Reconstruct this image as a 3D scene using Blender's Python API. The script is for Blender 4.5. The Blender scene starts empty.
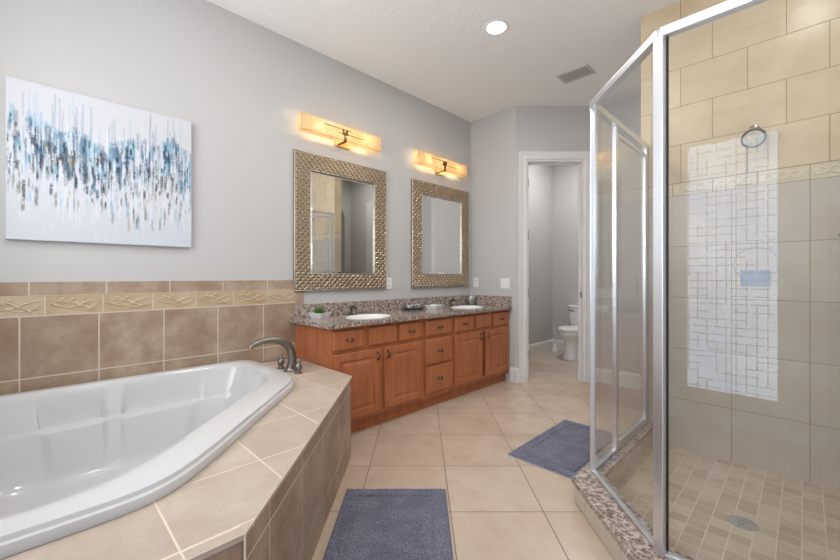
import bpy, bmesh, math, random
import numpy as np
from mathutils import Vector, Matrix, noise as mnoise
R = math.radians
SC = bpy.context.scene
COL = SC.collection
random.seed(7)

# ------------------------------------------------------------------ camera
CX = 2.856
cam_d = bpy.data.cameras.new('camera'); cam = bpy.data.objects.new('camera', cam_d); COL.objects.link(cam)
cam.location = (CX, 0, 1.167); cam.rotation_euler = (R(90), 0, R(45))
cam_d.sensor_width = 36; cam_d.lens = 36*384/840; cam_d.shift_y = -4/840; cam_d.clip_start = .02
SC.camera = cam
# ------------------------------------------------------------------ world, view
w = bpy.data.worlds.new('world'); SC.world = w; w.use_nodes = True
w.node_tree.nodes['Background'].inputs[0].default_value = (.75, .85, 1, 1)
w.node_tree.nodes['Background'].inputs[1].default_value = 1.0
vs = SC.view_settings
vs.view_transform = 'Standard'; vs.look = 'None'; vs.gamma = 1; vs.use_curve_mapping = False
vs.exposure = 0.37
SC.cycles.max_bounces = 10; SC.cycles.diffuse_bounces = 5; SC.cycles.glossy_bounces = 6
SC.cycles.transmission_bounces = 8; SC.cycles.transparent_max_bounces = 16
SC.cycles.use_denoising = True; SC.cycles.use_adaptive_sampling = False
SC.cycles.sample_clamp_indirect = 6
WIN_E = 5.0      # daylight through the window over the tub
DOOR_E = 2.9     # daylight through the patterned glass door
def area(name, loc, rot, sx, sy, power, col=(1, 1, 1), spread=180, shape='RECTANGLE'):
    d = bpy.data.lights.new(name, 'AREA'); d.shape = shape; d.size = sx; d.size_y = sy
    d.energy = power; d.color = col; d.spread = R(spread)
    o = bpy.data.objects.new(name, d); COL.objects.link(o); o.location = loc; o.rotation_euler = rot
    return o

# added fill lamp at the tub window, aimed up to brighten the ceiling
area('ceiling_fill', (1.4, -.40, 1.7), (R(90+38), 0, R(-28)), .6, .8, 13, (.97, .98, 1), 150)

# ------------------------------------------------------------------ materials
def srgb(r, g, b):
    f = lambda c: (c/255/12.92) if c/255 <= .04045 else ((c/255+.055)/1.055)**2.4
    return (f(r), f(g), f(b), 1)
class NT:
    def __init__(s, name):
        s.m = bpy.data.materials.new(name); s.m.use_nodes = True; s.t = s.m.node_tree
        s.t.nodes.clear(); s.out = s.n('ShaderNodeOutputMaterial')
    def n(s, ty, **kw):
        o = s.t.nodes.new(ty)
        for k, v in kw.items(): setattr(o, k, v)
        return o
    def l(s, a, b): s.t.links.new(a, b)
    def val(s, sock, v):
        if hasattr(v, 'type') and hasattr(v, 'is_output'): s.l(v, sock)
        else: sock.default_value = v
    def math(s, op, a, b=0.0, c=0.0):
        o = s.n('ShaderNodeMath', operation=op); s.val(o.inputs[0], a); s.val(o.inputs[1], b); s.val(o.inputs[2], c)
        return o.outputs[0]
    def mix(s, fac, a, b, blend='MIX'):
        o = s.n('ShaderNodeMix', data_type='RGBA', blend_type=blend)
        s.val(o.inputs[0], fac); s.val(o.inputs[6], a); s.val(o.inputs[7], b)
        return o.outputs[2]
    def ramp(s, fac, stops, interp='LINEAR'):
        o = s.n('ShaderNodeValToRGB'); o.color_ramp.interpolation = interp
        e = o.color_ramp.elements
        while len(e) < len(stops): e.new(.5)
        for k, (p, c) in enumerate(stops): e[k].position = p; e[k].color = c
        s.l(fac, o.inputs[0]); return o.outputs[0]
    def coord(s): return s.n('ShaderNodeTexCoord').outputs['Object']
    def noise(s, vec, scale, detail=3, rough=.5, out=0):
        o = s.n('ShaderNodeTexNoise'); s.l(vec, o.inputs['Vector']); o.inputs['Scale'].default_value = scale
        o.inputs['Detail'].default_value = detail; o.inputs['Roughness'].default_value = rough
        return o.outputs[out]
    def mapping(s, vec, scale=(1, 1, 1), rot=(0, 0, 0), loc=(0, 0, 0)):
        o = s.n('ShaderNodeMapping'); s.l(vec, o.inputs[0]); o.inputs['Scale'].default_value = scale
        o.inputs['Rotation'].default_value = rot; o.inputs['Location'].default_value = loc
        return o.outputs[0]
    def bump(s, h, strength=.3, dist=.002):
        o = s.n('ShaderNodeBump'); o.inputs['Strength'].default_value = strength; o.inputs['Distance'].default_value = dist
        s.l(h, o.inputs['Height']); return o.outputs[0]
    def bsdf(s, col, rough=.5, metal=0, normal=None, spec=.5, **kw):
        o = s.n('ShaderNodeBsdfPrincipled'); s.val(o.inputs['Base Color'], col); s.val(o.inputs['Roughness'], rough)
        s.val(o.inputs['Metallic'], metal); o.inputs['Specular IOR Level'].default_value = spec
        if normal is not None: s.l(normal, o.inputs['Normal'])
        for k, v in kw.items(): s.val(o.inputs[k], v)
        s.l(o.outputs[0], s.out.inputs[0]); return o
def plain(name, col, rough=.5, metal=0, spec=.5, var=.0, scale=20, bump=0, **kw):
    t = NT(name); v = t.coord(); n = t.noise(v, scale, 3)
    c = t.mix(t.math('MULTIPLY', n, var), col, tuple(x*.6 for x in col[:3])+(1,))
    nm = t.bump(t.noise(v, scale*3, 2), bump, .001) if bump else None
    t.bsdf(c, rough, metal, nm, spec, **kw); return t.m

def tile_mat(name, U, V, origin, bw, rh, c1, c2, grout, gap=.0035, offset=0.0, rough=.35, nscale=7, vein=.25, mottle=None, bumpd=.0015, spec=.4, freq=2):
    t = NT(name); P = t.coord()
    def dot(a, o):
        d = t.n('ShaderNodeVectorMath', operation='DOT_PRODUCT'); t.l(P, d.inputs[0]); d.inputs[1].default_value = a
        return t.math('SUBTRACT', d.outputs['Value'], o)
    u = dot(U, origin[0]); v = dot(V, origin[1])
    cb = t.n('ShaderNodeCombineXYZ'); t.l(t.math('ADD', u, bw*200), cb.inputs[0]); t.l(t.math('ADD', v, rh*200), cb.inputs[1])
    b = t.n('ShaderNodeTexBrick'); t.l(cb.outputs[0], b.inputs['Vector']); b.offset = offset; b.offset_frequency = freq; b.squash = 1
    b.inputs['Scale'].default_value = 1; b.inputs['Brick Width'].default_value = bw; b.inputs['Row Height'].default_value = rh
    b.inputs['Mortar Size'].default_value = gap/2; b.inputs['Mortar Smooth'].default_value = .2; b.inputs['Bias'].default_value = 0
    b.inputs['Color1'].default_value = c1; b.inputs['Color2'].default_value = c2; b.inputs['Mortar'].default_value = c1
    n1 = t.noise(P, nscale, 6, .62)
    mc = mottle or tuple(x*.62 for x in c1[:3])+(1,)
    f = t.ramp(n1, [(.35, (0, 0, 0, 1)), (.68, (1, 1, 1, 1))])
    c = t.mix(t.math('MULTIPLY', f, vein), b.outputs['Color'], mc)
    n2 = t.noise(P, nscale*9, 4, .6)
    c = t.mix(t.math('MULTIPLY', t.ramp(n2, [(.5, (0, 0, 0, 1)), (.75, (1, 1, 1, 1))]), vein*.5), c, mc)
    c = t.mix(b.outputs['Fac'], c, grout)
    h = t.math('SUBTRACT', t.math('MULTIPLY', n1, .15), b.outputs['Fac'])
    t.bsdf(c, t.math('ADD', t.math('MULTIPLY', b.outputs['Fac'], .4), rough), 0, t.bump(h, .5, bumpd), spec)
    return t.m

def wall_paint(name, col):
    t = NT(name); v = t.coord(); n = t.noise(v, 140, 2)
    t.bsdf(col, .75, 0, t.bump(n, .12, .001), .25); return t.m
PAINT = wall_paint('grey wall paint', srgb(196, 195, 194))
def ceiling_paint():
    t = NT('knockdown ceiling'); v = t.coord(); n = t.noise(v, 38, 3, .6)
    h = t.ramp(n, [(.45, (0, 0, 0, 1)), (.56, (1, 1, 1, 1))])
    t.bsdf(srgb(244, 243, 241), .85, 0, t.bump(h, .35, .003), .2); return t.m
CEIL = ceiling_paint()
TRIM = plain('white trim paint', srgb(226, 226, 225), .35, 0, .5)
S2 = .70710678
FLOOR = tile_mat('cream floor tile', (S2, S2, 0), (-S2, S2, 0), (CX*S2+.151, CX*-S2+.06), .460, .460, srgb(206, 189, 173), srgb(196, 178, 161), srgb(132, 112, 96), .006, rough=.22, nscale=5, vein=.45, mottle=srgb(178, 152, 126), spec=.5)
BR1, BR2, BRG = srgb(186, 167, 147), srgb(170, 150, 130), srgb(208, 196, 180)
def brown(name, U, V, o, bw, rh, offset=0, **kw):
    kw.setdefault('vein', .75); kw.setdefault('gap', .007)
    return tile_mat(name, U, V, o, bw, rh, BR1, BR2, BRG, offset=offset, rough=.45, nscale=6, mottle=srgb(138, 110, 90), **kw)
DK1, DK2 = srgb(200, 186, 172), srgb(190, 175, 161)
SH = dict(rough=.3, nscale=5, vein=.4, mottle=srgb(178, 156, 126), gap=.004)
CHROME = plain('polished chrome', (.78, .79, .81, 1), .12, 1, .5)
SATIN = plain('satin aluminium', (.80, .82, .86, 1), .36, 1, .5)
PEWTER = plain('dark pewter metal', (.16, .145, .13, 1), .33, .9, .5, var=.5, scale=60)
NICKEL = plain('brushed nickel metal', (.36, .335, .30, 1), .28, .95, .5)
DNICK = plain('dark brushed nickel', (.27, .25, .225, 1), .3, .95)
ACRYL = plain('white acrylic', srgb(208, 208, 209), .12, 0, .5)
PORC = plain('white porcelain', srgb(235, 235, 235), .08, 0, .6)
PLAST = plain('white plastic', srgb(236, 236, 234), .35)
BRASS = plain('aged brass', (.72, .52, .26, 1), .35, .9)
BLACK = plain('black rubber', (.01, .01, .01, 1), .5)

def wood_mat():
    t = NT('cherry wood'); v = t.coord()
    g = t.noise(t.mapping(v, (7, 7, 1.0)), 3, 4, .5)
    g2 = t.noise(t.mapping(v, (60, 60, 3)), 3, 3, .6)
    c = t.ramp(g, [(.25, srgb(166, 98, 62)), (.55, srgb(184, 114, 74)), (.8, srgb(196, 130, 86))])
    c = t.mix(t.math('MULTIPLY', g2, .22), c, srgb(140, 78, 48))
    t.bsdf(c, .34, 0, t.bump(g2, .08, .001), .4); return t.m
WOOD = wood_mat()
def granite_mat():
    t = NT('brown speckled granite'); v = t.coord()
    n = t.noise(v, 38, 5, .7); n2 = t.noise(t.mapping(v, loc=(4, 2, 7)), 75, 4, .65)
    n3 = t.noise(t.mapping(v, (1, 1, 1), loc=(9, 9, 1)), 8, 3)
    c = t.ramp(n, [(.33, srgb(60, 54, 54)), (.42, srgb(122, 106, 98)), (.5, srgb(172, 158, 149)), (.6, srgb(204, 196, 189)), (.72, srgb(156, 132, 118))])
    c = t.mix(t.ramp(n2, [(.52, (0, 0, 0, 1)), (.62, (1, 1, 1, 1))]), c, srgb(74, 66, 66))
    c = t.mix(t.math('MULTIPLY', n3, .3), c, srgb(178, 150, 132))
    t.bsdf(c, .1, 0, None, .5); return t.m
GRANITE = granite_mat()

def thin_glass(name, tint=(.965, .975, .975, 1), ior=1.5):
    t = NT(name); tr = t.n('ShaderNodeBsdfTransparent'); tr.inputs[0].default_value = tint
    gl = t.n('ShaderNodeBsdfGlossy'); gl.inputs['Roughness'].default_value = 0.0; gl.inputs[0].default_value = (1, 1, 1, 1)
    fr = t.n('ShaderNodeFresnel'); fr.inputs[0].default_value = ior
    geo = t.n('ShaderNodeNewGeometry')     # keep the same reflectance on the back faces
    mx = t.n('ShaderNodeMixShader')
    # Schlick from |cos| so both faces of the pane reflect alike
    d = t.n('ShaderNodeVectorMath', operation='DOT_PRODUCT'); t.l(geo.outputs['Incoming'], d.inputs[0]); t.l(geo.outputs['Normal'], d.inputs[1])
    c = t.math('ABSOLUTE', d.outputs['Value'])
    r0 = ((ior-1)/(ior+1))**2
    f = t.math('ADD', t.math('MULTIPLY', t.math('POWER', t.math('SUBTRACT', 1.0, c), 5.0), 1-r0), r0)
    t.l(f, mx.inputs[0]); t.l(tr.outputs[0], mx.inputs[1]); t.l(gl.outputs[0], mx.inputs[2]); t.l(mx.outputs[0], t.out.inputs[0])
    return t.m
GLASS = thin_glass('clear shower glass')
CRYSTAL = thin_glass('clear crystal', (.9, .92, .93, 1), 1.6)
def mirror_mat():
    t = NT('mirror silver'); t.bsdf((.86, .87, .87, 1), .0, 1, None, .5); return t.m
MIRROR = mirror_mat()
def emis(name, col, e):
    t = NT(name); o = t.n('ShaderNodeEmission'); o.inputs[0].default_value = col; o.inputs[1].default_value = e
    t.l(o.outputs[0], t.out.inputs[0]); return t.m
def terry():
    t = NT('blue grey terry'); v = t.coord(); n = t.noise(v, 130, 5, .85); n2 = t.noise(v, 9, 4, .6); n3 = t.noise(v, 90, 3, .7)
    c = t.ramp(n, [(.35, srgb(60, 62, 78)), (.5, srgb(116, 117, 136)), (.65, srgb(172, 172, 190))])
    c = t.mix(t.math('MULTIPLY', t.ramp(n2, [(.4, (0, 0, 0, 1)), (.62, (1, 1, 1, 1))]), .5), c, srgb(84, 88, 106))
    h = t.math('ADD', n, n3)
    t.bsdf(c, .95, 0, t.bump(h, .9, .006), .1, **{'Sheen Weight': .2}); return t.m
TERRY = terry()

# ------------------------------------------------------------------ mesh helpers
def BM(): return bmesh.new()
def box(bm, lo, hi, bev=0, seg=2):
    lo, hi = Vector(lo), Vector(hi)
    r = bmesh.ops.create_cube(bm, size=1)
    bmesh.ops.scale(bm, vec=hi-lo, verts=r['verts']); bmesh.ops.translate(bm, vec=(lo+hi)/2, verts=r['verts'])
    vs_ = r['verts']
    if bev:
        es = list({e for v in vs_ for e in v.link_edges})
        g = bmesh.ops.bevel(bm, geom=es, offset=bev, segments=seg, profile=.5, affect='EDGES')
        vs_ = list({v for f in g['faces'] for v in f.verts} | set(v for v in vs_ if v.is_valid))
    return vs_
def obox(bm, o, ex, ey, ez, lo, hi, bev=0):
    "box in an oblique frame"
    vs_ = box(bm, lo, hi, bev)
    M = Matrix((Vector(ex), Vector(ey), Vector(ez))).transposed()
    for v in vs_: v.co = M @ v.co + Vector(o)
def loft(bm, loops, closed=True, cap0=True, cap1=True):
    L = [[bm.verts.new(p) for p in lp] for lp in loops]
    n = len(L[0])
    for a, b in zip(L, L[1:]):
        for i in range(n if closed else n-1):
            j = (i+1) % n
            bm.faces.new((a[i], a[j], b[j], b[i]))
    if closed and cap0: bm.faces.new(list(reversed(L[0])))
    if closed and cap1: bm.faces.new(L[-1])
    return L
def tube(bm, pts, r, seg=10, cap=True):
    pts = [Vector(p) for p in pts]; n = len(pts)
    rs = r if isinstance(r, (list, tuple)) else [r]*n
    up = Vector((0, 0, 1)); loops = []; ref = None
    for i, p in enumerate(pts):
        d = (pts[min(i+1, n-1)]-pts[max(i-1, 0)]).normalized()
        if ref is None:
            ref = d.cross(up if abs(d.z) < .9 else Vector((1, 0, 0))).normalized()
        else:
            ref = (ref-d*ref.dot(d)).normalized()
        b = d.cross(ref)
        loops.append([p+(ref*math.cos(a)+b*math.sin(a))*rs[i] for a in [2*math.pi*k/seg for k in range(seg)]])
    loft(bm, loops, True, cap, cap)
def lathe(bm, c, prof, seg=32, sx=1, sy=1, axis=None):
    c = Vector(c); M = axis or Matrix.Identity(3)
    loops = [[c+M @ Vector((r*sx*math.cos(2*math.pi*k/seg), r*sy*math.sin(2*math.pi*k/seg), z)) for k in range(seg)] for r, z in prof]
    loft(bm, loops)
def plate(bm, outer, holes, z0, z1, F=lambda a, b, c: (a, b, c)):
    "extruded polygon with holes; F maps (a,b,height) to the world"
    tmp = bmesh.new(); es = []
    for lp in [outer]+holes:
        vs_ = [tmp.verts.new((p[0], p[1], 0)) for p in lp]
        for i in range(len(vs_)): es.append(tmp.edges.new((vs_[i], vs_[(i+1) % len(vs_)])))
    bmesh.ops.triangle_fill(tmp, use_beauty=True, use_dissolve=False, edges=es, normal=(0, 0, 1))
    tris = [[(v.co.x, v.co.y) for v in f.verts] for f in tmp.faces]; tmp.free()
    V = {}
    def g(p, z):
        k = (round(p[0], 6), round(p[1], 6), z)
        if k not in V: V[k] = bm.verts.new(F(p[0], p[1], z))
        return V[k]
    for t in tris:
        bm.faces.new([g(p, z1) for p in t]); bm.faces.new([g(p, z0) for p in reversed(t)])
    for lp in [outer]+holes:
        for i in range(len(lp)):
            a, b = lp[i], lp[(i+1) % len(lp)]
            bm.faces.new((g(a, z0), g(b, z0), g(b, z1), g(a, z1)))
def obj(name, bm, mat, parent=None, smooth=None, recalc=True):
    if recalc: bmesh.ops.recalc_face_normals(bm, faces=bm.faces)
    base = Vector((0, 0, 0)); p = parent
    while p is not None: base += p.location; p = p.parent
    bmesh.ops.translate(bm, vec=-base, verts=bm.verts)
    me = bpy.data.meshes.new(name); bm.to_mesh(me); bm.free()
    o = bpy.data.objects.new(name, me); COL.objects.link(o)
    me.materials.append(mat)
    if parent is not None: o.parent = parent
    if smooth is not None:
        me.shade_smooth() if hasattr(me, 'shade_smooth') else None
        try: me.set_sharp_from_angle(angle=R(smooth))
        except Exception: pass
    return o
def thing(name, label, cat, loc=(0, 0, 0), group=None):
    o = bpy.data.objects.new(name, None); COL.objects.link(o); o.location = loc; o.empty_display_size = .05
    o['label'] = label; o['category'] = cat
    if group: o['group'] = group
    return o
def tag(o, label, cat, group=None):
    o['label'] = label; o['category'] = cat
    if group: o['group'] = group
    return o
def single(name, bm, mat, label, cat, loc, smooth=None, group=None):
    "a thing that is one mesh, its origin at its base"
    bmesh.ops.translate(bm, vec=-Vector(loc), verts=bm.verts)
    o = obj(name, bm, mat, None, smooth); o.location = loc
    return tag(o, label, cat, group)
def struct(name, bm, mat, parent=None, smooth=None):
    o = obj(name, bm, mat, parent, smooth)
    if parent is None: o['kind'] = 'structure'
    return o
def rect(a0, a1, b0, b1): return [(a0, b0), (a1, b0), (a1, b1), (a0, b1)]
H = 3.03
# ------------------------------------------------------------------ room shell
b = BM(); box(b, (-.12, -.6, -.12), (4.5, 6.1, 0)); struct('floor', b, FLOOR)
b = BM(); plate(b, rect(-.12, 4.5, -.6, 6.1), [[(1.224+.072*math.cos(a), 2.44+.072*math.sin(a)) for a in [2*math.pi*k/32 for k in range(32)]]], H, H+.12); struct('ceiling', b, CEIL)
b = BM(); box(b, (-.12, -.6, 0), (0, 6.1, H)); struct('wall_left', b, PAINT)
FY = lambda y0: (lambda a, z, t: (a, y0+t, z))
WX0, WX1, WZ0, WZ1 = .45, 1.75, 1.25, 2.55
DX0, DX1 = 2.02, 2.88
b = BM(); plate(b, rect(0, 3.5, 0, H), [rect(WX0, WX1, WZ0, WZ1), rect(DX0, DX1, .002, 2.42)], -.14, 0, FY(-.435)); struct('wall_back', b, PAINT)
# right wall with the arched opening of the passage beside the shower
arch = [(3.45, .002), (4.25, .002), (4.25, 2.25)]+[(3.85+.4*math.cos(a), 2.25+.36*math.sin(a)) for a in [math.pi*k/14 for k in range(1, 14)]]+[(3.45, 2.25)]
b = BM(); plate(b, [(-.57, 0), (4.5, 0), (4.5, H), (-.57, H)], [arch], 0, .12, lambda a, z, t: (3.5+t, a, z)); struct('wall_right', b, PAINT)
b = BM(); box(b, (4.3, 3.2, 0), (4.4, 4.5, H)); box(b, (3.62, 3.2, 0), (4.3, 3.3, H)); box(b, (3.62, 4.4, 0), (4.3, 4.5, H)); struct('wall_closet', b, PAINT)
b = BM(); box(b, (0, 3.72, 0), (.53, 3.84, H))
plate(b, [(.53, 3.72), (.618, 3.72), (.533, 3.805), (.53, 3.84)], [], 0, H); struct('wall_far', b, PAINT)
OX, OY = .618, 3.72
def dw(s, n, z): return (OX+(s+n)*S2, OY+(s-n)*S2, z)      # s along the angled wall, n out of it into the room
b = BM(); plate(b, [(0, 0), (.122, 0), (.122, 2.44), (.752, 2.44), (.752, 0), (.94, 0), (.94, H), (0, H)], [], -.12, 0, lambda s, z, n: dw(s, n, z)); struct('wall_diagonal', b, PAINT)
b = BM(); plate(b, rect(1.285, 3.5, 0, H), [], 0, .12, FY(4.385)); struct('wall_passage', b, PAINT)
b = BM(); box(b, (0, 5.86, 0), (1.4, 5.98, H)); struct('wall_toilet_back', b, PAINT)
b = BM(); box(b, (1.22, 4.51, 0), (1.34, 5.86, H)); struct('wall_toilet_side', b, PAINT)
# tiled shower wall, 3.08 to 3.20, its end facing the passage
PX0, PY0, PY1 = 2.026, 3.08, 3.20
def rowbox(name, z0, z1, mat, y0=PY0, x0=PX0, x1=3.5):
    b = BM(); box(b, (x0, y0, z0), (x1, PY1, z1)); return struct(name, b, mat)
upper = tile_mat('tan running bond tile', (1, 0, 0), (0, 0, 1), (2.439-.1725, 2.57-10*.2575), .345, .2575, srgb(212, 195, 166), srgb(203, 186, 156), srgb(150, 128, 102), offset=.5, **SH)
lower = tile_mat('tan stacked tile', (1, 0, 0), (0, 0, 1), (2.88-5*.345, 1.71-5*.3435), .345, .3435, srgb(198, 190, 179), srgb(190, 181, 169), srgb(150, 136, 120), **SH)
rowbox('wall_shower_upper', 1.795, H, upper); rowbox('wall_shower_lower', 0, 1.71, lower)
liner = tile_mat('cream border tile', (1, 0, 0), (0, 0, 1), (2.88-8*.22, 1.71), .22, .085, srgb(214, 202, 178), srgb(208, 196, 172), srgb(150, 130, 106), **SH)
rowbox('trim_9', 1.71, 1.795, liner)
b = BM()      # embossed S scrolls on the border tiles
for k in range(7):
    x0 = 2.0+.22*k-.005
    for sgn in (1, -1):
        pts = []
        for i in range(23):
            u = i/22; pts.append((x0+.02+.18*u, PY0-.001, 1.7525+sgn*.02*math.sin(u*2*math.pi*1.5)))
        if pts[0][0] > PX0: tube(b, pts, .0035, 6)
    for c_ in (.03, .19):
        if x0+c_-.02 > PX0:
            pts = [(x0+c_+.012*math.cos(a)*(1-a/14), PY0-.001, 1.7525+.018*math.sin(a)*(1-a/14)) for a in [i*.5 for i in range(20)]]
            tube(b, pts, .003, 6)
struct('trim_10', b, plain('embossed cream glaze', srgb(222, 212, 190), .3), None, 40)
b = BM()
# shower floor mosaic
SHF = tile_mat('beige mosaic floor', (1, 0, 0), (0, 1, 0), (0, 0), .077, .077, srgb(196, 180, 162), srgb(172, 154, 136), srgb(204, 190, 172), gap=.005, rough=.4, nscale=12, vein=.25, mottle=srgb(150, 126, 102))
A = (2.06, 2.098); B = (2.476, 1.658)
plate(b, [(A[0], PY0), (A[0], A[1]), (B[0], B[1]), (3.5, B[1]), (3.5, PY0)], [], 0, .004); struct('floor_shower', b, SHF)

# baseboards and door casings
def base_run(bm, F, s0, s1, side=1):
    prof = [(0, 0), (.016, 0), (.016, .12), (.012, .14), (.006, .152), (0, .158)]
    loft(bm, [[F(s, n, z) for n, z in prof] for s in (s0, s1)])
b = BM(); base_run(b, lambda s, n, z: (s, 3.72-n, z), .555, .618); struct('baseboard_far', b, TRIM)
b = BM(); base_run(b, lambda s, n, z: dw(s, n, z), 0.0, .032); base_run(b, lambda s, n, z: dw(s, n, z), .842, .935); struct('baseboard_diagonal', b, TRIM)
b = BM(); base_run(b, lambda s, n, z: (n, s, z), 3.86, 5.86); struct('baseboard_toilet_left', b, TRIM)
b = BM(); base_run(b, lambda s, n, z: (s, 5.86-n, z), 0.0, 1.22); struct('baseboard_toilet_back', b, TRIM)
b = BM(); base_run(b, lambda s, n, z: (s, 4.385-n, z), 1.29, 2.0); base_run(b, lambda s, n, z: (s, 4.385-n, z), 3.0, 3.5); struct('baseboard_passage', b, TRIM)
def casing(bm, F, s0, s1, zt, wd=.088):
    prof = [(0, 0), (0, .014), (.012, .02), (.02, .014), (.04, .012), (.062, .018), (.074, .024), (wd, .024), (wd, 0)]
    # mitred run: left jamb up, head across, right jamb down
    loops = []
    for (s, z, ds, dz) in ((s0, 0.0, -1, 0), (s0, zt, -1, 1), (s1, zt, 1, 1), (s1, 0.0, 1, 0)):
        loops.append([F(s+ds*o, n, z+dz*o) for o, n in prof])
    loft(bm, loops)
b = BM(); casing(b, dw, .122, .752, 2.44); struct('trim_1', b, TRIM, None, 30)
def jamb(bm, F, s0, s1, zt, d0, d1):
    for lo, hi in (((s0, 0), (s0+.018, zt)), ((s1-.018, 0), (s1, zt)), ((s0+.018, zt-.018), (s1-.018, zt))):
        c = [F(a, n, z) for n in (d0, d1) for a, z in ((lo[0], lo[1]), (hi[0], lo[1]), (hi[0], hi[1]), (lo[0], hi[1]))]
        v = [bm.verts.new(p) for p in c]
        for q in ((0, 1, 2, 3), (7, 6, 5, 4), (0, 4, 5, 1), (1, 5, 6, 2), (2, 6, 7, 3), (3, 7, 4, 0)): bm.faces.new([v[i] for i in q])
b = BM(); jamb(b, dw, .122, .752, 2.44, -.12, .003); jamb(b, dw, .140, .734, 2.422, -.075, -.055); struct('trim_2', b, TRIM)
for k, z in enumerate((2.2, 1.62, .98, .30)):
    b = BM()
    obox(b, dw(0, 0, 0), (S2, S2, 0), (S2, -S2, 0), (0, 0, 1), (.140, -.054, z-.045), (.144, -.02, z+.045))
    tube(b, [dw(.147, -.018, z-.05), dw(.147, -.018, z+.05)], .006, 8)
    o = single('door_hinge', b, PEWTER, ['dark hinge topmost on the toilet room door jamb', 'dark hinge second from the top of the toilet room jamb', 'dark hinge third from the top of the toilet room jamb', 'dark hinge lowest on the toilet room door jamb'][k], 'hinge', dw(.144, -.03, z-.05), 30, 'door hinges on the jamb')
b = BM(); obox(b, dw(0, 0, 0), (S2, S2, 0), (S2, -S2, 0), (0, 0, 1), (.730, -.05, .93), (.7335, -.022, .99), .001)
single('strike_plate', b, PEWTER, 'small dark strike plate on the right jamb of the toilet room', 'strike plate', dw(.731, -.03, .93))

# closed door in the passage wall (seen in the mirror)
b = BM(); casing(b, lambda s, n, z: (s, 4.385-n, z), 2.10, 2.88, 2.44); struct('trim_3', b, TRIM, None, 30)
def panel_loops(a0, a1, c0, c1, t, prof):
    return [[(a0+i, c0+i, t+d), (a1-i, c0+i, t+d), (a1-i, c1-i, t+d), (a0+i, c1-i, t+d)] for i, d in prof]
b = BM(); box(b, (2.10, 4.371, .01), (2.88, 4.384, 2.44))
for z0, z1 in ((.25, 1.0), (1.1, 2.3)):
    lp = panel_loops(2.22, 2.76, z0, z1, 0, [(0, 0), (.012, .012), (.03, .004), (.06, .012)])
    loft(b, [[(p[0], 4.371-p[2], p[1]) for p in l] for l in lp])
struct('door_3', b, TRIM)

# window over the tub and glazed door behind the camera (light sources of the room)
tw = NT('daylit obscure glass'); o_ = tw.n('ShaderNodeEmission'); v_ = tw.coord()
c_ = tw.ramp(tw.noise(v_, 2.2, 2), [(.35, (.86, .93, 1, 1)), (.65, (1, 1, 1, 1))])
tw.l(c_, o_.inputs[0]); o_.inputs[1].default_value = WIN_E; tw.l(o_.outputs[0], tw.out.inputs[0])
b = BM(); box(b, (WX0+.05, -.53, WZ0+.05), (WX1-.05, -.52, WZ1-.05)); win = struct('window_1', b, tw.m)
b = BM(); plate(b, rect(WX0, WX1, WZ0, WZ1), [rect(WX0+.05, 1.075, WZ0+.05, WZ1-.05), rect(1.125, WX1-.05, WZ0+.05, WZ1-.05)], -.12, -.06, FY(-.435)); struct('window_2', b, TRIM)
# patterned privacy film: short dark crossing strokes on lit glass
def film():
    t = NT('patterned privacy glass'); P = t.coord()
    sp = t.n('ShaderNodeSeparateXYZ'); t.l(P, sp.inputs[0]); x, z = sp.outputs[0], sp.outputs[2]
    def strokes(a, b_, ca, cb, seed, th):
        # lines across b (thin in b), dashes along a
        fa = t.math('DIVIDE', t.math('ADD', a, 7.0+seed), ca); fb = t.math('DIVIDE', t.math('ADD', b_, 5.0+seed*2), cb)
        ib = t.math('FLOOR', fb)
        cb_ = t.n('ShaderNodeCombineXYZ'); t.l(t.math('MULTIPLY', ib, 3.17), cb_.inputs[0]); cb_.inputs[1].default_value = seed
        wn = t.n('ShaderNodeTexWhiteNoise', noise_dimensions='3D'); t.l(cb_.outputs[0], wn.inputs[0])
        fa2 = t.math('ADD', fa, t.math('MULTIPLY', wn.outputs[0], 9.0)); ia = t.math('FLOOR', fa2)
        cc = t.n('ShaderNodeCombineXYZ'); t.l(ia, cc.inputs[0]); t.l(ib, cc.inputs[1]); cc.inputs[2].default_value = seed
        w2 = t.n('ShaderNodeTexWhiteNoise', noise_dimensions='3D'); t.l(cc.outputs[0], w2.inputs[0])
        on = t.math('GREATER_THAN', w2.outputs[0], .18)
        ed = t.math('LESS_THAN', t.math('ABSOLUTE', t.math('SUBTRACT', t.math('FRACT', fa2), .5)), .42)
        ln = t.math('LESS_THAN', t.math('ABSOLUTE', t.math('SUBTRACT', t.math('FRACT', fb), .5)), th)
        return t.math('MULTIPLY', t.math('MULTIPLY', on, ed), ln)
    a = strokes(x, z, .125, .060, 1.3, .055); b_ = strokes(z, x, .125, .060, 4.7, .055)
    f = t.math('MAXIMUM', a, b_)
    n = t.ramp(t.noise(P, 2.3, 2), [(.35, (.62, .76, 1, 1)), (.7, (.80, .89, 1, 1))])
    c = t.mix(t.math('MULTIPLY', f, .95), n, (.12, .13, .16, 1))
    e = t.n('ShaderNodeEmission'); t.l(c, e.inputs[0]); e.inputs[1].default_value = DOOR_E; t.l(e.outputs[0], t.out.inputs[0])
    return t.m
LX0, LX1, LZ0, LZ1 = 2.183, 2.722, .268, 2.214
b = BM(); plate(b, rect(DX0, DX1, .002, 2.42), [rect(LX0, LX1, LZ0, LZ1)], -.08, -.035, FY(-.435+.035)); d2 = struct('door_2', b, TRIM)
b = BM(); box(b, (LX0-.005, -.462, LZ0-.005), (LX1+.005, -.456, LZ1+.005)); g2 = obj('glass_pane', b, film(), d2)
b = BM(); tube(b, [(2.80, -.435, 1.0), (2.80, -.39, 1.0)], .012, 10); tube(b, [(2.80, -.39, 1.0), (2.72, -.385, 1.0)], .009, 10); obj('door_handle', b, NICKEL, d2, 40)
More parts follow.
